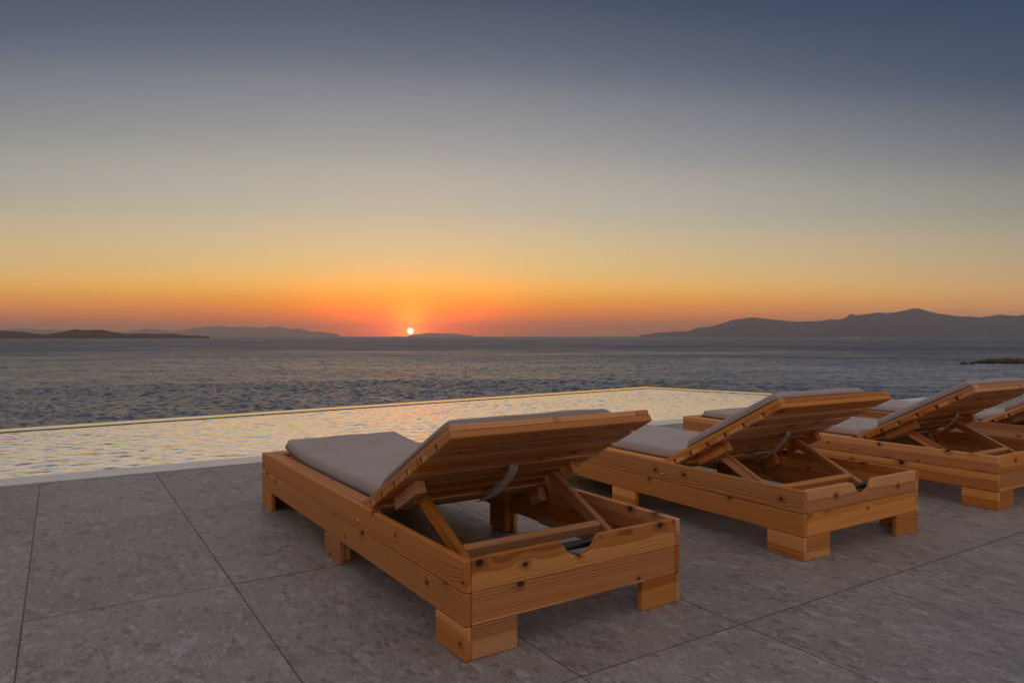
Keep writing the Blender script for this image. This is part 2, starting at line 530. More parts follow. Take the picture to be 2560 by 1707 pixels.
def poly_prism(name, pts, z0, z1, mat, parent=None):
    """vertical prism over a polygon given in terrace coordinates"""
    n = len(pts)
    vs_ = [ab(p[0], p[1], z0) for p in pts] + [ab(p[0], p[1], z1) for p in pts]
    fs = [tuple(range(n)), tuple(range(2 * n - 1, n - 1, -1))] + [(i, i + n, (i + 1) % n + n, (i + 1) % n) for i in range(n)]
    me = mesh_np(name, vs_, fs)
    bm = bmesh.new()
    bm.from_mesh(me)
    bmesh.ops.recalc_face_normals(bm, faces=bm.faces)
    bm.to_mesh(me)
    bm.free()
    return link(name, me, parent, mat=mat)


terrace = poly_prism('terrace', [(-12, -6.01), (2.3715, -6.01), (2.3715, 15.5), (-12, 15.5)], -0.35, -0.004, GROUT)
tag(terrace, 'grey stone tiled pool terrace', kind='structure')
tile_me = board_mesh(SY - 0.0082, SX - 0.0042, 0.012, 0.0010)
rng = random.Random(4)
for j in range(-6, 2):
    for i in range(-9, 23):
        al0 = j * SY
        c = ab(al0 + SY / 2, (i + 0.5) * SX, -0.006 + rng.uniform(-0.0006, 0.0006))
        link('paving_tile', tile_me, terrace, c, DECK_ROT, STONE)

# ------------------------------------------------------------------ pool
FAR0, FAR1 = (5.162, -5.0), (6.481, 8.605)
PR = (2.630, 9.76)


def far_line(be):
    return 5.612 + (be + 0.376) * (6.481 - 5.612) / (8.605 + 0.376)


coping = poly_prism('pool_coping', [(COP0, -6.0), (COP1, -6.0), (COP1, 15.5), (COP0, 15.5)], -0.30, 0.004, COPING)
tag(coping, 'pale smooth stone coping along the near side of the pool', kind='structure')
WZ = -0.026
pool = empty('swimming_pool', loc=(0, 0, 0))
tag(pool, 'infinity pool with a wet overflow rim facing the sea', kind='structure')
RW = 0.26
rim_i = [(far_line(-6) - RW, -6.0), (6.481 - RW, 8.605 - RW * 0.75)]
fl = poly_prism('pool_floor', [(COP1 - 0.05, -6.0), (COP1 - 0.05, 9.9), (6.6, 9.0), (far_line(-6), -6.0)], -1.25, -1.10, POOLTILE, pool)
poly_prism('pool_wall', [(COP1 - 0.002, -6.0), (COP1 + 0.03, -6.0), (COP1 + 0.03, 9.7), (COP1 - 0.002, 9.7)], -1.32, -0.004, POOLTILE, pool)
poly_prism('overflow_rim', [(far_line(-6) - RW + 0.03, -6.0), (6.481 - RW + 0.03, 8.605 - RW * .75 + 0.03), (6.481, 8.605), (far_line(-6), -6.0)], -1.40, -0.019, RIM, pool)
poly_prism('overflow_rim', [(6.481 - RW + 0.028, 8.605 - RW * .75 + 0.034), (COP1 + 0.002, 9.76 - RW), (COP1 + 0.002, 9.76), (6.479, 8.606)], -1.40, -0.019, RIM, pool)
poly_prism('rim_tile_band', [(far_line(-6) - RW, -6.0), (6.481 - RW, 8.605 - RW * .75), (6.481 - RW + 0.029, 8.605 - RW * .75 + 0.03), (far_line(-6) - RW + 0.029, -6.0)], -1.39, -0.0200, RIMDARK, pool)
def pool_surface():
    """ripples as real relief: short wavelets running across the pool"""
    be = np.arange(-6.0, 9.63, 0.0165)
    tt = np.linspace(0, 1, 230)
    far = np.array([far_line(b_) - RW + 0.015 if b_ < 8.4 else 2.631 + (6.2 - 2.631) * max(0.0, (9.63 - b_) / (9.63 - 8.4)) for b_ in be])
    T_, BE = np.meshgrid(tt, be, indexing='ij')
    AL = (COP1 + 0.001) + T_ * (far[None, :] - COP1 - 0.001)
    Z = np.zeros_like(AL)
    r_ = np.random.RandomState(21)
    for k in range(64):
        lam = 0.05 * (0.24 / 0.05) ** (k / 63.0)
        th = R(35) + r_.normal(0, 0.75)
        amp = 0.0016 * lam * (lam / 0.15) ** -0.2
        ph = 2 * math.pi / lam * (math.cos(th) * AL + math.sin(th) * BE) + r_.rand() * 6.283
        Z += amp * (np.sin(ph) + 0.22 * np.cos(2 * ph))
    calm = 0.55 + 0.9 * np.clip(value_noise(AL * 0.6, BE * 0.6, 77, 3, 1.0) + 0.5, 0, 1)
    Z = Z * calm * np.clip((1 - T_) * 14, 0, 1) * np.clip(T_ * 25 + 0.35, 0, 1)
    return grid_mesh('pool_water', O.x + A.x * AL + B.x * BE, O.y + A.y * AL + B.y * BE, Z + WZ)



# ------------------------------------------------------------------ land under the terrace
rs = np.random.RandomState(7)
def value_noise(X, Y, seed, oct_=4, base=1.0):
    out = np.zeros_like(X, dtype=float)
    amp, tot = 1.0, 0.0
    for o in range(oct_):
        r_ = np.random.RandomState(seed + o)
        tab = r_.rand(64, 64)
        fx, fy = X * base * 2 ** o, Y * base * 2 ** o
        ix, iy = np.floor(fx).astype(int), np.floor(fy).astype(int)
        tx, ty = fx - ix, fy - iy
        tx, ty = tx * tx * (3 - 2 * tx), ty * ty * (3 - 2 * ty)
        g = lambda i, j: tab[i % 64, j % 64]
        v = (g(ix, iy) * (1 - tx) + g(ix + 1, iy) * tx) * (1 - ty) + (g(ix, iy + 1) * (1 - tx) + g(ix + 1, iy + 1) * tx) * ty
        out += amp * (v - 0.5)
        tot += amp
        amp *= 0.5
    return out / tot


pw = link('pool_water', pool_surface(), mat=POOLW)
tag(pw, 'rippled pool water mirroring the cream evening sky', kind='structure')

al_g, be_g = np.meshgrid(np.linspace(-40, 46, 70), np.linspace(-60, 70, 90), indexing='ij')
hz = -1.9 - np.clip(al_g - 7.0, 0, None) * 0.40 + np.clip(-al_g - 13.0, 0, None) * 0.12
hz = hz + value_noise(al_g, be_g, 3, 5, 0.15) * np.clip(np.abs(al_g - 2) / 10, 0.2, 1.4) * 1.2
hz = np.where((al_g > -13) & (al_g < 7.5), np.minimum(hz, -1.6), hz)
hill_me = grid_mesh('hillside', O.x + A.x * al_g + B.x * be_g, O.y + A.y * al_g + B.y * be_g, hz)
tag(link('hillside', hill_me, mat=SCRUB), 'dry scrub slope below the terrace', kind='structure')

# ------------------------------------------------------------------ sea
def sea_mesh():
    fine = np.linspace(-R(54), R(54), 1180)
    coarse = np.linspace(R(54), 2 * math.pi - R(54), 61)[1:]
    az = np.concatenate([fine, coarse])
    r = np.concatenate([[22.0, 50.0, 80.0], np.arange(95, 260, 0.60), np.arange(260, 600, 1.35), np.arange(600, 1600, 3.3), np.geomspace(1604, 25400, 60)])
    Rr, Az = np.meshgrid(r, az, indexing='ij')
    X, Y = (Rr * np.sin(Az)).astype(np.float32), (Rr * np.cos(Az)).astype(np.float32)
    Z = np.zeros_like(X)
    sp = np.maximum(np.gradient(r), r * 0.0016)
    rs_ = np.random.RandomState(11)
    NW = 56
    for k in range(NW):
        lam = 1.1 * (8.5 / 1.1) ** (k / (NW - 1.0))
        th = R(58) + rs_.normal(0, 0.50)                 # wind blows across the view
        kx, ky = 2 * math.pi / lam * math.cos(th), 2 * math.pi / lam * math.sin(th)
        amp = 0.0054 * lam * (lam / 2.5) ** -0.45
        att = np.clip((lam / sp - 1.7) / 1.5, 0, 1)
        rows = att > 0
        ph = (kx * X[rows] + ky * Y[rows] + rs_.rand() * 6.283).astype(np.float32)
        Z[rows] += (amp * att[rows])[:, None].astype(np.float32) * (np.sin(ph) + 0.28 * np.cos(2 * ph))
    Z = Z + 0.30 * Z * np.abs(Z) / 0.15                  # sharper crests
    edge = np.clip((R(54) - np.abs(Az)) / R(9), 0, 1)
    edge[:, len(fine):] = 0
    Z *= edge * np.clip((Rr - 60) / 40, 0, 1)
    return grid_mesh('sea', X[:, :], Y[:, :], Z)


sea_me = sea_mesh()
# close the ring: the last coarse column ends where the first fine one starts
tag(link('sea', sea_me, loc=(0, 0, SEA_Z), mat=SEA), 'grey choppy open sea reaching to the horizon', kind='structure')

# ------------------------------------------------------------------ islands (skylines measured from the photograph as angles, built at their own distances)
def island(name, pts, dist, depth, mat, label, seed, cols=260, rough=0.10):
    """pts: pixel skyline (2560 px frame) -> azimuth and height at that distance; a hill with front and back slopes"""
    us = np.array([p[0] for p in pts], float)
    vs_ = np.array([p[1] for p in pts], float)
    u = np.linspace(us[0], us[-1], cols)
    v = np.interp(u, us, vs_)
    ker = np.ones(5) / 5
    v = np.convolve(np.pad(v, 2, 'edge'), ker, 'valid')
    az = np.arctan((u - 1280.0) / F_PX)
    height = np.clip((840.2 - v) / F_PX * dist, -CAM_H, None) + CAM_H - SEA_Z
    jag = value_noise(u / 6.0, u * 0 + seed, seed, 3, 0.5)
    height = np.clip(height * (1 + rough * 0.25 * jag), 2.0, None)
    end = np.clip(np.minimum(np.arange(cols), np.arange(cols)[::-1]) / 6.0, 0.02, 1)
    rows = np.concatenate([np.linspace(-1, 0, 14), np.linspace(0, 1, 7)[1:]])
    T_, AZ = np.meshgrid(rows, az, indexing='ij')
    H_ = np.broadcast_to(height, T_.shape)
    Dd = dist + T_ * depth * (0.35 + 0.65 * H_ / H_.max())
    prof = np.where(T_ < 0, (1 - np.abs(T_)) ** 0.85, (1 - T_) ** 1.2)
    nz = value_noise(AZ * dist / 420.0, Dd / 420.0, seed + 20, 5, 1.0)
    bulge = 1 + rough * 3.2 * nz * (1 - prof) * np.clip(prof * 6, 0, 1)
    Z = H_ * prof * bulge - 1.5 * (prof < 0.001)
    # keep the front slopes below the skyline
    lim = (H_ - (CAM_H - SEA_Z)) * Dd / dist + (CAM_H - SEA_Z)
    Z = np.where(T_ < 0, np.minimum(Z, np.maximum(lim * 0.985, H_ * prof * 0.6)), Z)
    k = Dd / np.cos(AZ * 0)
    X, Y = k * np.tan(AZ), k
    me = grid_mesh(name, X, Y, Z + SEA_Z)
    return tag(link(name, me, mat=mat), label, kind='structure')


def zm(x0, y0, s, pts):
    return [(x0 + s * x, y0 + s * y) for x, y in pts]


near_left = [(-260, 838), (-160, 826), (-60, 824)] + zm(0, 780, .2721, [(0, 172), (240, 185), (300, 197), (410, 208), (500, 195), (620, 172), (690, 158), (740, 165), (840, 168), (920, 163),
                                  (960, 168), (1060, 188), (1160, 203), (1320, 197), (1400, 201), (1580, 200), (1660, 210), (1740, 218), (1800, 215), (1860, 222), (1925, 234)])
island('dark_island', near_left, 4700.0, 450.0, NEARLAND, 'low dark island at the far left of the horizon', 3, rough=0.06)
far_left = [(-200, 832), (-60, 830)] + zm(0, 780, .2721, [(0, 170), (75, 156), (130, 158), (180, 149), (320, 160), (380, 172), (470, 160), (520, 168), (640, 180), (900, 190), (1090, 184), (1250, 175), (1330, 154), (1400, 155), (1540, 174), (1640, 175)])
far_left += zm(400, 790, .2126, [(240, 172), (400, 145), (500, 135), (570, 122), (640, 124), (700, 114), (760, 122), (830, 135), (960, 126), (1090, 130), (1150, 142), (1240, 137), (1290, 122), (1400, 127), (1520, 152), (1630, 151), (1690, 157), (1780, 186), (1870, 184), (2050, 206), (2110, 226)])
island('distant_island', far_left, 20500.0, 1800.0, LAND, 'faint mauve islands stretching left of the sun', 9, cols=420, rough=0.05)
mid_sm = zm(700, 700, .2551, [(1255, 545), (1290, 532), (1330, 521), (1360, 516), (1400, 508), (1455, 494), (1520, 499), (1620, 503), (1700, 499), (1740, 508), (1790, 524), (1850, 534), (1900, 545)])
mid_sm = [(u_, 839.5 - (839.5 - v_) * 0.52) for u_, v_ in mid_sm]
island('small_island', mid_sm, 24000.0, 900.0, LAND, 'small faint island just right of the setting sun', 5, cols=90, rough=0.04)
right_m = zm(1560, 740, .2126, [(180, 462), (280, 452), (380, 433), (450, 427), (520, 430), (620, 415), (710, 420), (770, 410), (840, 382), (900, 367), (950, 372), (1060, 350), (1150, 325), (1250, 290), (1350, 270), (1440, 263), (1490, 250), (1540, 254),
                                 (1620, 264), (1700, 270), (1760, 283), (1840, 287), (1930, 297), (2060, 304), (2170, 297), (2250, 300), (2350, 290)])
right_m += zm(2060, 740, .2126, [(70, 272), (140, 284), (260, 262), (285, 228), (318, 209), (350, 226), (440, 222), (560, 205), (650, 194), (720, 202), (850, 192), (950, 172), (1000, 156), (1075, 146), (1140, 154), (1240, 185), (1340, 208), (1500, 228),
                                 (1620, 246), (1720, 243), (1830, 252), (1920, 243), (2060, 217), (2200, 235), (2280, 235), (2352, 218)])
right_m += [(2620, 782), (2700, 776), (2800, 788), (2900, 800), (3000, 830)]
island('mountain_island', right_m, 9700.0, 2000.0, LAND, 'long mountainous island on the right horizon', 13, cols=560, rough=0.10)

# ------------------------------------------------------------------ haze over the sea
hz_top, hz_bot, hs = 405.0, SEA_Z - 1.6, 25600.0
bm = bmesh.new()
bmesh.ops.create_cube(bm, size=1.0, matrix=Matrix.Translation((0, 0, (hz_top + hz_bot) / 2)) @ Matrix.Diagonal((2 * hs, 2 * hs, hz_top - hz_bot, 1)))
hz_me = bpy.data.meshes.new('haze')
bm.to_mesh(hz_me)
bm.free()
hm, hn = material('haze')
vol = hn.node('ShaderNodeVolumePrincipled', ins={'Color': (0.90, 0.85, 0.88), 'Density': 6.6e-5, 'Anisotropy': 0.76})
hn.node('ShaderNodeOutputMaterial', ins={'Volume': vol.outputs[0]})
tag(link('haze', hz_me, mat=hm), 'thin evening haze over the sea', kind='stuff')

# ------------------------------------------------------------------ skerry and rocks
def rock_mesh(name, L, W, H, seed, n=40, m=20):
    uu, vv = np.meshgrid(np.linspace(0, 2 * math.pi, n + 1), np.linspace(0, 1, m), indexing='ij')
    rad = np.sin(vv * math.pi / 2) ** 0.8
    nz = value_noise(np.cos(uu) * 3 + 9, np.sin(uu) * 3 + vv * 5 + 9, seed, 4, 1.3)
    X = np.cos(uu) * rad * L / 2 * (1 + 0.35 * nz)
    Y = np.sin(uu) * rad * W / 2 * (1 + 0.35 * nz)
    Z = H * np.clip(np.cos(vv * math.pi / 2), 0, 1) ** 0.55 * (1 + 0.9 * value_noise(X / L * 9 + 20, Y / W * 4 + 20, seed + 5, 4, 2.0)) - 0.6 * vv
    return grid_mesh(name, X, Y, Z, smooth=False)


def on_sea(u, v):
    dep = (v - 840.0) / F_PX
    y = (CAM_H - SEA_Z) / dep
    return ((u - 1280.0) / F_PX * y, y, SEA_Z)


sk = on_sea(2556, 909)
o = link('rocky_skerry', rock_mesh('rocky_skerry', 62, 15, 2.6, 5, 90, 28), loc=(sk[0] + 3, sk[1] + 4, sk[2]), mat=ROCK)
tag(o, 'low brown rocky skerry awash at the right edge', kind='structure')
for i, (u, v, s) in enumerate(((2404, 909.5, 1.0), (2411, 911, 1.5), (2430, 911, 1.2))):
    p = on_sea(u, v)
    rk = link('rock', rock_mesh('rock', 2.6 * s, 1.8 * s, 0.9 * s, 30 + i, 16, 8), loc=p, mat=ROCK)
    tag(rk, ('leftmost small dark rock awash off the skerry tip', 'larger dark rock awash beside the leftmost one', 'small dark rock in the foam close by the skerry')[i], 'rock', 'rocks awash off the skerry')

# ------------------------------------------------------------------ boats
def hull_mesh(L, W, H):
    st = [(-0.5, 0.85), (-0.3, 1.0), (0.1, 1.0), (0.35, 0.7), (0.5, 0.05)]
    vs_, fs = [], []
    for t, k in st:
        sh = H * (1 + 0.35 * max(0, t))
        vs_ += [(t * L, -W / 2 * k, sh), (t * L, -W / 2 * k * 0.7, 0), (t * L, W / 2 * k * 0.7, 0), (t * L, W / 2 * k, sh)]
    for i in range(len(st) - 1):
        for j in range(3):
            fs.append((4 * i + j, 4 * i + 4 + j, 4 * i + 5 + j, 4 * i + 1 + j))
        fs.append((4 * i + 3, 4 * i + 7, 4 * i + 4, 4 * i))
    fs += [(0, 1, 2, 3), tuple(4 * (len(st) - 1) + k for k in (3, 2, 1, 0))]
    return mesh_np('hull', vs_, fs)


def ship(name, u, dist, L, W, H, rz, hullmat, label, cat, tall=1.0):
    x = (u - 1280) / F_PX * dist
    t = empty(name, loc=(x, dist, SEA_Z), rz=rz)
    tag(t, label, cat)
    link('hull', hull_mesh(L, W, H), t, mat=hullmat)
    h1 = H * 0.8
    link('superstructure', board_mesh(L * 0.55, W * 0.8, h1 * tall, 0.3), t, (-L * 0.1, 0, H + h1 * tall / 2), mat=hullmat)
    link('bridge', board_mesh(L * 0.16, W * 0.7, h1 * 0.8, 0.2), t, (L * 0.06, 0, H + h1 * tall + h1 * 0.4), mat=hullmat)
    link('window_band', board_mesh(L * 0.5, W * 0.82, h1 * 0.3, 0.05), t, (-L * 0.1, 0, H + h1 * tall * 0.55), mat=GLASS)
    link('funnel', board_mesh(L * 0.06, W * 0.3, h1 * 1.2, 0.2), t, (-L * 0.25, 0, H + h1 * tall + h1 * 0.6), mat=hullmat)
    return t


ship('ferry', 2146, 6400.0, 44.0, 12.0, 5.0, math.pi, WHITE, 'tiny white ferry crossing below the mountainous island', 'ferry')
wx = (2120 - 1280) / F_PX * 6400.0
wake_u = np.linspace(-1, 1, 24)
Wu, Wv = np.meshgrid(np.linspace(0, 1, 30), np.linspace(-1, 1, 7), indexing='ij')
wk = grid_mesh('boat_wake', -Wu * 95 + 48, Wv * (4 + 10 * Wu), (1 - Wv ** 2) * 1.6 * (1 - Wu * 0.6) + value_noise(Wu * 20, Wv * 3 + 5, 2, 3, 1.0) * 0.5)
tag(link('boat_wake', wk, loc=(wx, 6400.0, SEA_Z + 0.3), mat=FOAM), 'white foam wake trailing behind the far ferry', kind='stuff')
ship('cargo_ship', 1159, 13800.0, 95.0, 16.0, 9.0, 0.0, DARKHULL, 'tiny dark cargo ship on the horizon right of the sun', 'ship')

# a far-off village: one pale mass of flat-roofed houses along the mountain's shore
bm = bmesh.new()
rv = random.Random(8)
for k in range(120):
    u = rv.choice((rv.gauss(2275, 18), rv.gauss(2300, 40), rv.uniform(2100, 2420)))
    dd = 9700 - 1250 + rv.uniform(0, 500)
    x = (u - 1280) / F_PX * dd
    z = SEA_Z + 8 + (dd - 8450) * 0.085 + rv.uniform(0, 6)
    bmesh.ops.create_cube(bm, size=1.0, matrix=Matrix.Translation((x, dd, z)) @ Matrix.Rotation(rv.uniform(0, 3), 4, 'Z') @ Matrix.Diagonal((rv.uniform(8, 18), rv.uniform(7, 12), rv.uniform(12, 20), 1)))
vm = bpy.data.meshes.new('far_village')
bm.to_mesh(vm)
bm.free()
tag(link('far_village', vm, mat=WHITE), 'pale far-off village along the mountain shore', kind='stuff')

# ------------------------------------------------------------------ sun loungers
LL, LW, LT, LHH, LEG = 2.085, 0.80, 0.0205, 0.2666, 0.0895
BOARD_H = (LHH - LEG) / 2 - 0.0016
SLAT_T = 0.020


def qmat(x, y, z):
    """rotation whose local axes are the given directions in lounger space (l = head to foot, s = to the right, z up)"""
    M = Matrix((x, y, z)).transposed()
    return M.to_quaternion()


# lounger space: X = l (head -> foot), Y = -s, Z up   (right handed: l x (-s) = up when s is to the right)
EX, EY, EZ = Vector((1, 0, 0)), Vector((0, 1, 0)), Vector((0, 0, 1))
def P3(l, s, z):
    return Vector((l, -s, z))


Q_LEN_FACE_S = qmat((1, 0, 0), (0, 0, 1), (0, -1, 0))      # length along l, width up, thickness across
Q_CROSS_UP = qmat((0, -1, 0), (0, 0, 1), (-1, 0, 0))       # length across, width up, thickness along l
Q_LEN_FLAT = qmat((1, 0, 0), (0, 1, 0), (0, 0, 1))
Q_CROSS_FLAT = qmat((0, -1, 0), (1, 0, 0), (0, 0, 1))
Q_UP_FACE_S = qmat((0, 0, 1), (1, 0, 0), (0, 1, 0))

_notch = None
def notch_board():
    """upper head board with a hand hole cut into its top edge; x across the lounger, y up, z thickness"""
    global _notch
    if _notch:
        return _notch
    wid, h = LW - 2 * LT - 0.002, BOARD_H
    x0 = -wid / 2
    top, bot = h / 2, -h / 2
    prof = [(x0, top)]
    cut = [(0.303, 0.0), (0.318, -0.004), (0.328, -0.013), (0.340, -0.030), (0.356, -0.044), (0.378, -0.051), (0.404, -0.051), (0.426, -0.043), (0.443, -0.028), (0.456, -0.008), (0.464, 0.0)]
    for s_, dz_ in cut:
        prof.append((s_ - LW / 2, top + dz_))
    prof += [(wid / 2, top), (wid / 2, bot), (x0, bot)]
    bm = bmesh.new()
    f = bm.faces.new([bm.verts.new((px_, py_, -LT / 2)) for px_, py_ in prof])
    ex = bmesh.ops.extrude_face_region(bm, geom=[f])
    bmesh.ops.translate(bm, vec=(0, 0, LT), verts=[e for e in ex['geom'] if isinstance(e, bmesh.types.BMVert)])
    bmesh.ops.recalc_face_normals(bm, faces=bm.faces)
    bmesh.ops.bevel(bm, geom=[e for e in bm.edges if e.calc_face_angle(0) > 0.9], offset=0.0018, segments=1, affect='EDGES')
    _notch = bpy.data.meshes.new('head_board')
    bm.to_mesh(_notch)
    bm.free()
    return _notch


_bolt = None
def bolt_mesh():
    global _bolt
    if not _bolt:
        bm = bmesh.new()
        bmesh.ops.create_uvsphere(bm, u_segments=10, v_segments=6, radius=0.0085, matrix=Matrix.Diagonal((1, 1, 0.55, 1)))
        _bolt = bpy.data.meshes.new('bolt')
        bm.to_mesh(_bolt)
        bm.free()
        _bolt.shade_smooth()
    return _bolt


_rods = {}
def rod_mesh(L, r):
    if (L, r) not in _rods:
        bm = bmesh.new()
        bmesh.ops.create_cone(bm, cap_ends=True, segments=12, radius1=r, radius2=r, depth=L)
        me = bpy.data.meshes.new('rod')
        bm.to_mesh(me)
        bm.free()
        _rods[(L, r)] = me
    return _rods[(L, r)]


def pad_mesh(L, W, T, seed, sag=0.0, lift=0.0, cols=34, rows=22, er=0.015):
    """a stuffed pad with rounded edges and a slightly puffed, creased top; origin at the middle of its underside"""
    n = 2.0
    us = np.linspace(-1, 1, cols)
    us = np.sign(us) * (1 - (1 - np.abs(us)) ** 2.0)
    vs_ = np.linspace(-1, 1, rows)
    vs_ = np.sign(vs_) * (1 - (1 - np.abs(vs_)) ** 2.0)
    U, V = np.meshgrid(us, vs_, indexing='ij')
    ex = np.clip((np.abs(U) * L / 2 - (L / 2 - er)) / er, 0, 1)
    ey = np.clip((np.abs(V) * W / 2 - (W / 2 - er)) / er, 0, 1)
    e = np.clip(np.sqrt(ex ** 2 + ey ** 2), 0, 1)
    round_ = np.sqrt(np.clip(1 - e ** 2, 0, 1)) * 0.36 + 0.64
    wr = value_noise(U * L * 2.2 + seed, V * W * 4.0 + seed * 3, seed + 40, 3, 1.0) * 0.010
    # pillow corners
    cx_ = 1 - 0.012 * (np.abs(V) ** 4) / (L / 2)
    top = T * round_ + wr * (1 - e) + sag * (1 - U ** 2) * (1 - V ** 2)
    bend = lift * np.clip((U - 0.35) / 0.65, 0, 1) ** 1.6
    X = U * L / 2 * (1 - 0.02 * np.abs(V) ** 6)
    Y = V * W / 2 * (1 - 0.025 * np.abs(U) ** 8)
    top = top + bend
    botm = bend + 0.006 * e
    v = []
    idx = np.arange(cols * rows).reshape(cols, rows)
    v += list(zip(X.ravel(), Y.ravel(), top.ravel()))
    off = cols * rows
    v += list(zip(X.ravel(), Y.ravel(), botm.ravel()))
    f = []
    for i in range(cols - 1):
        for j in range(rows - 1):
            f.append((idx[i, j], idx[i + 1, j], idx[i + 1, j + 1], idx[i, j + 1]))
            f.append(tuple(off + k for k in (idx[i, j], idx[i, j + 1], idx[i + 1, j + 1], idx[i + 1, j])))
    # side walls with a seam bulge
    ring = [idx[i, 0] for i in range(cols)] + [idx[cols - 1, j] for j in range(1, rows)] + [idx[i, rows - 1] for i in range(cols - 2, -1, -1)] + [idx[0, j] for j in range(rows - 2, 0, -1)]
    base = len(v)
    m = len(ring)
    for k in ring:
        a_, b_ = np.array(v[k]), np.array(v[k + off])
        mid = (a_ * 0.5 + b_ * 0.5)
        rad = np.array([mid[0] / (L / 2), mid[1] / (W / 2), 0])
        rad = rad / max(1e-6, np.linalg.norm(rad))
        v.append(tuple(mid + rad * 0.006))
    for k in range(m):
        k2 = (k + 1) % m
        f.append((ring[k], base + k, base + k2, ring[k2]))
        f.append((base + k, ring[k] + off, ring[k2] + off, base + k2))
    me = mesh_np('pad', v, f, smooth=True)
    bm = bmesh.new()
    bm.from_mesh(me)
    bmesh.ops.recalc_face_normals(bm, faces=bm.faces)
    bm.to_mesh(me)
    bm.free()
    return me, [tuple(v[base + k]) for k in range(m)]


def piping_mesh(pts, r=0.0035):
    """a thin welt that follows the pad's edge"""
    n = len(pts)
    vs_, fs = [], []
    for k in range(n):
        p = Vector(pts[k])
        t = (Vector(pts[(k + 1) % n]) - Vector(pts[k - 1])).normalized()
        out = Vector((t.y, -t.x, 0)).normalized()
        up = Vector((0, 0, 1))
        c = p + out * 0.001 - up * 0.008
        for a_ in range(5):
            an = a_ * 2 * math.pi / 5
            vs_.append(c + out * math.cos(an) * r + up * math.sin(an) * r)
    for k in range(n):
        for a_ in range(5):
            k2, a2 = (k + 1) % n, (a_ + 1) % 5
            fs.append((5 * k + a_, 5 * k2 + a_, 5 * k2 + a2, 5 * k + a2))
    return mesh_np('piping', vs_, fs, smooth=True)


def ribbon_mesh(pts, wdir, w_, t_=0.0015):
    """flat webbing along a path of points"""
    vs_, fs = [], []
    n = len(pts)
    wd = Vector(wdir).normalized()
    for k in range(n):
        a_, b_ = Vector(pts[max(0, k - 1)]), Vector(pts[min(n - 1, k + 1)])
        nn = (b_ - a_).cross(wd).normalized()
        p = Vector(pts[k])
        for sw, st in ((-1, -1), (1, -1), (1, 1), (-1, 1)):
            vs_.append(p + wd * (w_ / 2 * sw) + nn * (t_ / 2 * st))
    for k in range(n - 1):
        for j in range(4):
            fs.append((4 * k + j, 4 * k + (j + 1) % 4, 4 * k + 4 + (j + 1) % 4, 4 * k + 4 + j))
    fs += [(3, 2, 1, 0), tuple(4 * (n - 1) + j for j in range(4))]
    return mesh_np('strap', vs_, fs, smooth=False)


PHI = R(28.0)
PIV_L, PIV_Z = 0.757, 0.2070
U_ = Vector((-math.cos(PHI), 0, math.sin(PHI)))     # up along the raised backrest
N_ = Vector((math.sin(PHI), 0, math.cos(PHI)))      # out of its front (mattress) face
TOPOFF = 0.0605                                     # rail face above the pivot
D_TOP = 0.741                                       # panel end, measured from the pivot
S0, S1 = 0.0225, 0.7815
Q_BK_LEN = qmat(U_, Vector((0, 1, 0)), -Vector((U_.y * 0 - 0, 0, 0)) + U_.cross(Vector((0, 1, 0))))
Q_BK_CROSS = qmat(Vector((0, -1, 0)), U_, Vector((0, -1, 0)).cross(U_))


def back_pt(dd, s, n):
    return P3(PIV_L, s, PIV_Z) + U_ * dd + N_ * n


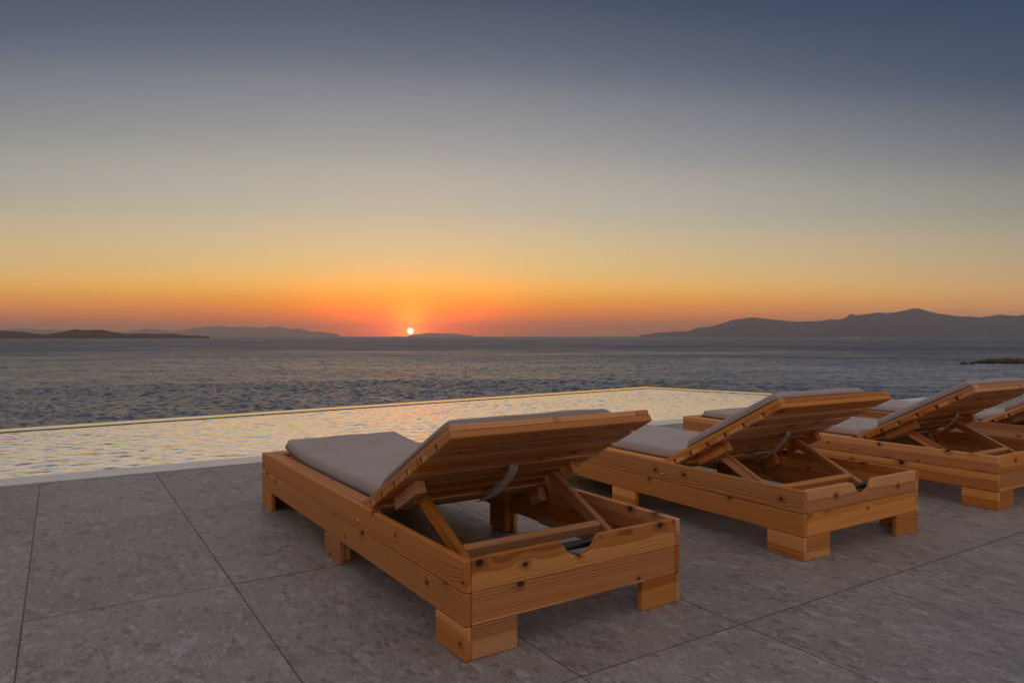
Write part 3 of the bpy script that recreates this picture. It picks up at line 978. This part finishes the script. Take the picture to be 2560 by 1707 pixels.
def make_lounger(x, y, th, label, seed):
    rngl = random.Random(seed)
    t = empty('sun_lounger', loc=(x, y, 0), rz=0)
    a = Vector((math.sin(R(th)), math.cos(R(th)), 0))
    t.rotation_euler = (0, 0, math.atan2(a.y, a.x))
    tag(t, label, 'sun lounger', 'wooden sun loungers in a row by the pool')
    zc = [LEG + BOARD_H / 2 + 0.0008, LEG + BOARD_H * 1.5 + 0.0026]
    for s in (LT / 2, LW - LT / 2):
        for z in zc:
            link('side_board', board_mesh(LL, BOARD_H, LT, 0.0034), t, P3(LL / 2, s, z), Q_LEN_FACE_S, PINE)
    wid = LW - 2 * LT - 0.003
    link('head_board', notch_board(), t, P3(LT / 2 + 0.0015, LW / 2, zc[1]), Q_CROSS_UP, PINE)
    link('head_board', board_mesh(wid, BOARD_H, LT, 0.0022), t, P3(LT / 2 + 0.0015, LW / 2, zc[0]), Q_CROSS_UP, PINE)
    for z in zc:
        link('foot_board', board_mesh(wid, BOARD_H, LT, 0.0022), t, P3(LL - LT / 2 - 0.0015, LW / 2, z), Q_CROSS_UP, PINE)
    # corner legs: a side piece with a facing piece on the end; middle legs doubled inside
    for s, sg in ((LT / 2, 1), (LW - LT / 2, -1)):
        for l0, l1, end in ((0.0, 0.168, 0), (0.947, 1.119, None), (1.912, LL, 1)):
            lg = link('leg', board_mesh(l1 - l0, LEG - 0.001, LT, 0.0025), t, P3((l0 + l1) / 2, s, (LEG - 0.001) / 2), Q_LEN_FACE_S, PINE)
            if end is None:
                f = link('inner_block', board_mesh(0.13, 0.20, 0.030, 0.003), None, mat=PINE)
                loc, rot = P3((l0 + l1) / 2, s + sg * (LT / 2 + 0.0155), 0.105), Q_LEN_FACE_S
            else:
                f = link('facing_board', board_mesh(0.1455, LEG - 0.001, LT, 0.0022), None, mat=PINE)
                lx = LT / 2 + 0.0015 if end == 0 else LL - LT / 2 - 0.0015
                loc, rot = P3(lx, s + sg * (LT / 2 + 0.001 + 0.1455 / 2), (LEG - 0.001) / 2), Q_CROSS_UP
            f.parent = lg
            f.rotation_mode = 'QUATERNION'
            M = Matrix.Translation(loc) @ rot.to_matrix().to_4x4()
            Lm = Matrix.Translation(lg.location) @ lg.rotation_quaternion.to_matrix().to_4x4()
            Mi = Lm.inverted() @ M
            f.location = Mi.to_translation()
            f.rotation_quaternion = Mi.to_quaternion()
    # inner corner posts and ledges
    for s in (LT + 0.019, LW - LT - 0.019):
        link('ledge', board_mesh(0.66, 0.030, 0.034, 0.002), t, P3(0.060 + 0.33, s, 0.118), Q_LEN_FLAT, PINE)
    # fixings
    for s, sg in ((0, -1), (LW, 1)):
        q_ = qmat((1, 0, 0), (0, 0, -sg), (0, sg, 0)) if False else Vector((0, -sg, 0)).to_track_quat('Z', 'Y')
        link('bolt', bolt_mesh(), t, P3(PIV_L, s + sg * 0.0015, PIV_Z), q_, STEEL)
        b2 = link('screw', bolt_mesh(), t, P3(0.020, s + sg * 0.0006, LHH - 0.022), q_, STEEL)
        b2.scale = (0.5, 0.5, 0.35)
    rot = Vector((0, 1, 0)).to_track_quat('Z', 'Y')
    link('cross_rod', rod_mesh(LW - 2 * LT, 0.0125), t, P3(0.058, LW / 2, 0.228), rot, BLACK)
    # seat: rails, end rail and slats
    seat = empty('seat', t)
    RWID = 0.054
    for s in (S0 + RWID / 2, S1 - RWID / 2):
        link('rail', board_mesh(2.062 - 0.800, RWID, SLAT_T, 0.0022), seat, P3((2.062 + 0.800) / 2, s, LHH - SLAT_T / 2 - 0.001), Q_LEN_FLAT, PINE)
    link('end_rail', board_mesh(S1 - S0 - 2 * RWID - 0.002, RWID, SLAT_T, 0.002), seat, P3(2.062 - RWID / 2, LW / 2, LHH - SLAT_T / 2 - 0.0012), Q_CROSS_FLAT, PINE)
    for k in range(11):
        link('slat', board_mesh(S1 - S0, 0.092, SLAT_T, 0.002), seat, P3(0.85 + k * 0.1155, LW / 2, LHH - SLAT_T * 1.5 - 0.002), Q_CROSS_FLAT, PINE)
    # raised backrest
    bk = empty('backrest', t)
    n_r = TOPOFF - SLAT_T / 2
    for s in (S0 + RWID / 2, S1 - RWID / 2):
        link('rail', board_mesh(D_TOP + 0.026, RWID, SLAT_T, 0.0022), bk, back_pt((D_TOP - 0.026) / 2, s, n_r), Q_BK_LEN, PINE)
    link('top_rail', board_mesh(S1 - S0 - 2 * RWID - 0.0016, RWID, SLAT_T, 0.002), bk, back_pt(D_TOP - RWID / 2, LW / 2, n_r), Q_BK_CROSS, PINE)
    n_s = TOPOFF - SLAT_T * 1.5 - 0.0008
    for k in range(7):
        dd = D_TOP + 0.002 - 0.0465 - k * 0.1115
        wd = 0.0925
        link('slat', board_mesh(S1 - S0 + 0.004, wd, SLAT_T + 0.001, 0.0022), bk, back_pt(dd, (S0 + S1) / 2, n_s - 0.0005), Q_BK_CROSS, PINE)
    n_b = TOPOFF - SLAT_T * 2 - 0.0015
    for s, sg in ((0.066, 1), (LW - 0.066, -1)):
        link('bracket', board_mesh(0.185, 0.036, 0.042, 0.002), bk, back_pt(0.270, s + sg * 0.019, n_b - 0.0215), Q_BK_LEN, PINE)
        q_ = Vector((0, sg, 0)).to_track_quat('Z', 'Y')
        link('bolt', bolt_mesh(), bk, back_pt(0.262, s - 0.0005 * sg, n_b - 0.024), q_, STEEL)
        link('hinge_block', board_mesh(0.075, 0.034, 0.060, 0.002), bk, back_pt(0.025, s - sg * 0.018, n_b - 0.031), Q_BK_LEN, PINE)
    # prop frame
    pf = empty('prop_frame', t)
    p0 = back_pt(0.270, 0, n_b - 0.026)
    ang_ = R(25.0)
    ud = Vector((-math.cos(ang_), 0, -math.sin(ang_)))
    un = Vector((-math.sin(ang_), 0, math.cos(ang_)))
    Ls = 0.43
    for s in (0.123, LW - 0.123):
        qq = qmat(ud, -un, ud.cross(-un))
        link('strut', board_mesh(Ls, 0.040, 0.024, 0.002), pf, Vector((p0.x, -s, p0.z)) + ud * (Ls / 2 - 0.02), qq, PINE)
    cb = Vector((p0.x, 0, p0.z)) + ud * 0.292 + un * 0.001
    qq = qmat(Vector((0, -1, 0)), un, Vector((0, -1, 0)).cross(un))
    link('cross_bar', board_mesh(LW - 2 * 0.123 - 0.026, 0.036, 0.026, 0.002), pf, Vector((cb.x, -LW / 2, cb.z)), qq, PINE)
    return t


def make_cushion(lounger, label, seed, lift, s_seat, s_back, w_=0.60, strap=0, bt=0.034):
    c = empty('lounger_cushion')
    c.location = lounger.location
    c.rotation_euler = lounger.rotation_euler
    tag(c, label, 'cushion', 'taupe lounger cushions')
    L1 = 1.215
    me, ring = pad_mesh(L1, w_, 0.050, seed, 0.004, lift)
    zt = LHH - SLAT_T - 0.001
    p = link('seat_pad', me, c, P3(0.768 + L1 / 2, s_seat + w_ / 2, zt + 0.013), Q_LEN_FLAT, FABRIC)
    link('piping', piping_mesh(ring, 0.0045), p, mat=WELT)
    L2 = 0.545
    me, ring = pad_mesh(L2, w_, bt, seed + 3, 0.003, 0.0, 26, 22, 0.012)
    q2 = qmat(U_, Vector((0, -1, 0)), U_.cross(Vector((0, -1, 0))))
    p = link('back_pad', me, c, back_pt(0.182 + L2 / 2, s_back + w_ / 2, TOPOFF + 0.001), q2, FABRIC)
    link('piping', piping_mesh(ring, 0.0045), p, mat=FABRIC)
    # webbing strap threaded through the slats, its loose end hanging behind the backrest
    nb = TOPOFF - SLAT_T * 2 - 0.004
    gap = lambda k: D_TOP + 0.002 - 0.0925 - 0.0005 - k * 0.1115 - 0.0095
    s_ = strap
    g1, g2 = gap(2), gap(4)
    pts = [back_pt(g1, s_, TOPOFF + 0.001), back_pt(g1, s_, nb), back_pt(g1 - 0.012, s_ + 0.002, nb - 0.014), back_pt(g1 - 0.04, s_ - 0.004, nb - 0.030), back_pt(g1 - 0.075, s_ - 0.014, nb - 0.046),
           back_pt(g1 - 0.115, s_ - 0.028, nb - 0.060), back_pt(g1 - 0.150, s_ - 0.046, nb - 0.066), back_pt(g1 - 0.178, s_ - 0.060, nb - 0.066)]
    link('strap', ribbon_mesh(pts, (0, 1, 0), 0.036), c, mat=WEB)
    pts = [back_pt(g2, s_ + 0.07, TOPOFF - 0.002), back_pt(g2, s_ + 0.07, nb), back_pt(g2 - 0.03, s_ + 0.067, nb - 0.003), back_pt(g2 - 0.08, s_ + 0.060, nb - 0.005), back_pt(g2 - 0.103, s_ + 0.057, nb + 0.004)]
    link('strap', ribbon_mesh(pts, (0, 1, 0), 0.036), c, mat=WEB)
    return c


L1 = make_lounger(-0.1235, 1.8504, -33.3195, 'wooden sun lounger nearest the camera, its whole frame in view', 1)
L2 = make_lounger(1.1066, 2.6811, -32.0639, 'wooden sun lounger second from the left, knotty side boards', 2)
L3 = make_lounger(2.3775, 3.4590, -32.4966, 'wooden sun lounger third from the left, its head end cut by the right edge', 3)
L4 = make_lounger(3.6400, 4.2400, -32.40, 'farthest wooden sun lounger at the right edge, mostly hidden', 4)
C1 = make_cushion(L1, 'taupe cushion on the nearest lounger, foot end in front of the pool', 1, 0.030, 0.086, 0.030, strap=0.415, bt=0.024)
C2 = make_cushion(L2, 'taupe cushion on the second lounger from the left', 7, 0.006, 0.086, 0.030, strap=0.44)
C3 = make_cushion(L3, 'taupe cushion on the third lounger from the left', 13, 0.004, 0.086, 0.030, strap=0.44)
C4 = make_cushion(L4, 'taupe cushion on the farthest lounger at the right edge', 19, 0.012, 0.086, 0.030, strap=0.42)


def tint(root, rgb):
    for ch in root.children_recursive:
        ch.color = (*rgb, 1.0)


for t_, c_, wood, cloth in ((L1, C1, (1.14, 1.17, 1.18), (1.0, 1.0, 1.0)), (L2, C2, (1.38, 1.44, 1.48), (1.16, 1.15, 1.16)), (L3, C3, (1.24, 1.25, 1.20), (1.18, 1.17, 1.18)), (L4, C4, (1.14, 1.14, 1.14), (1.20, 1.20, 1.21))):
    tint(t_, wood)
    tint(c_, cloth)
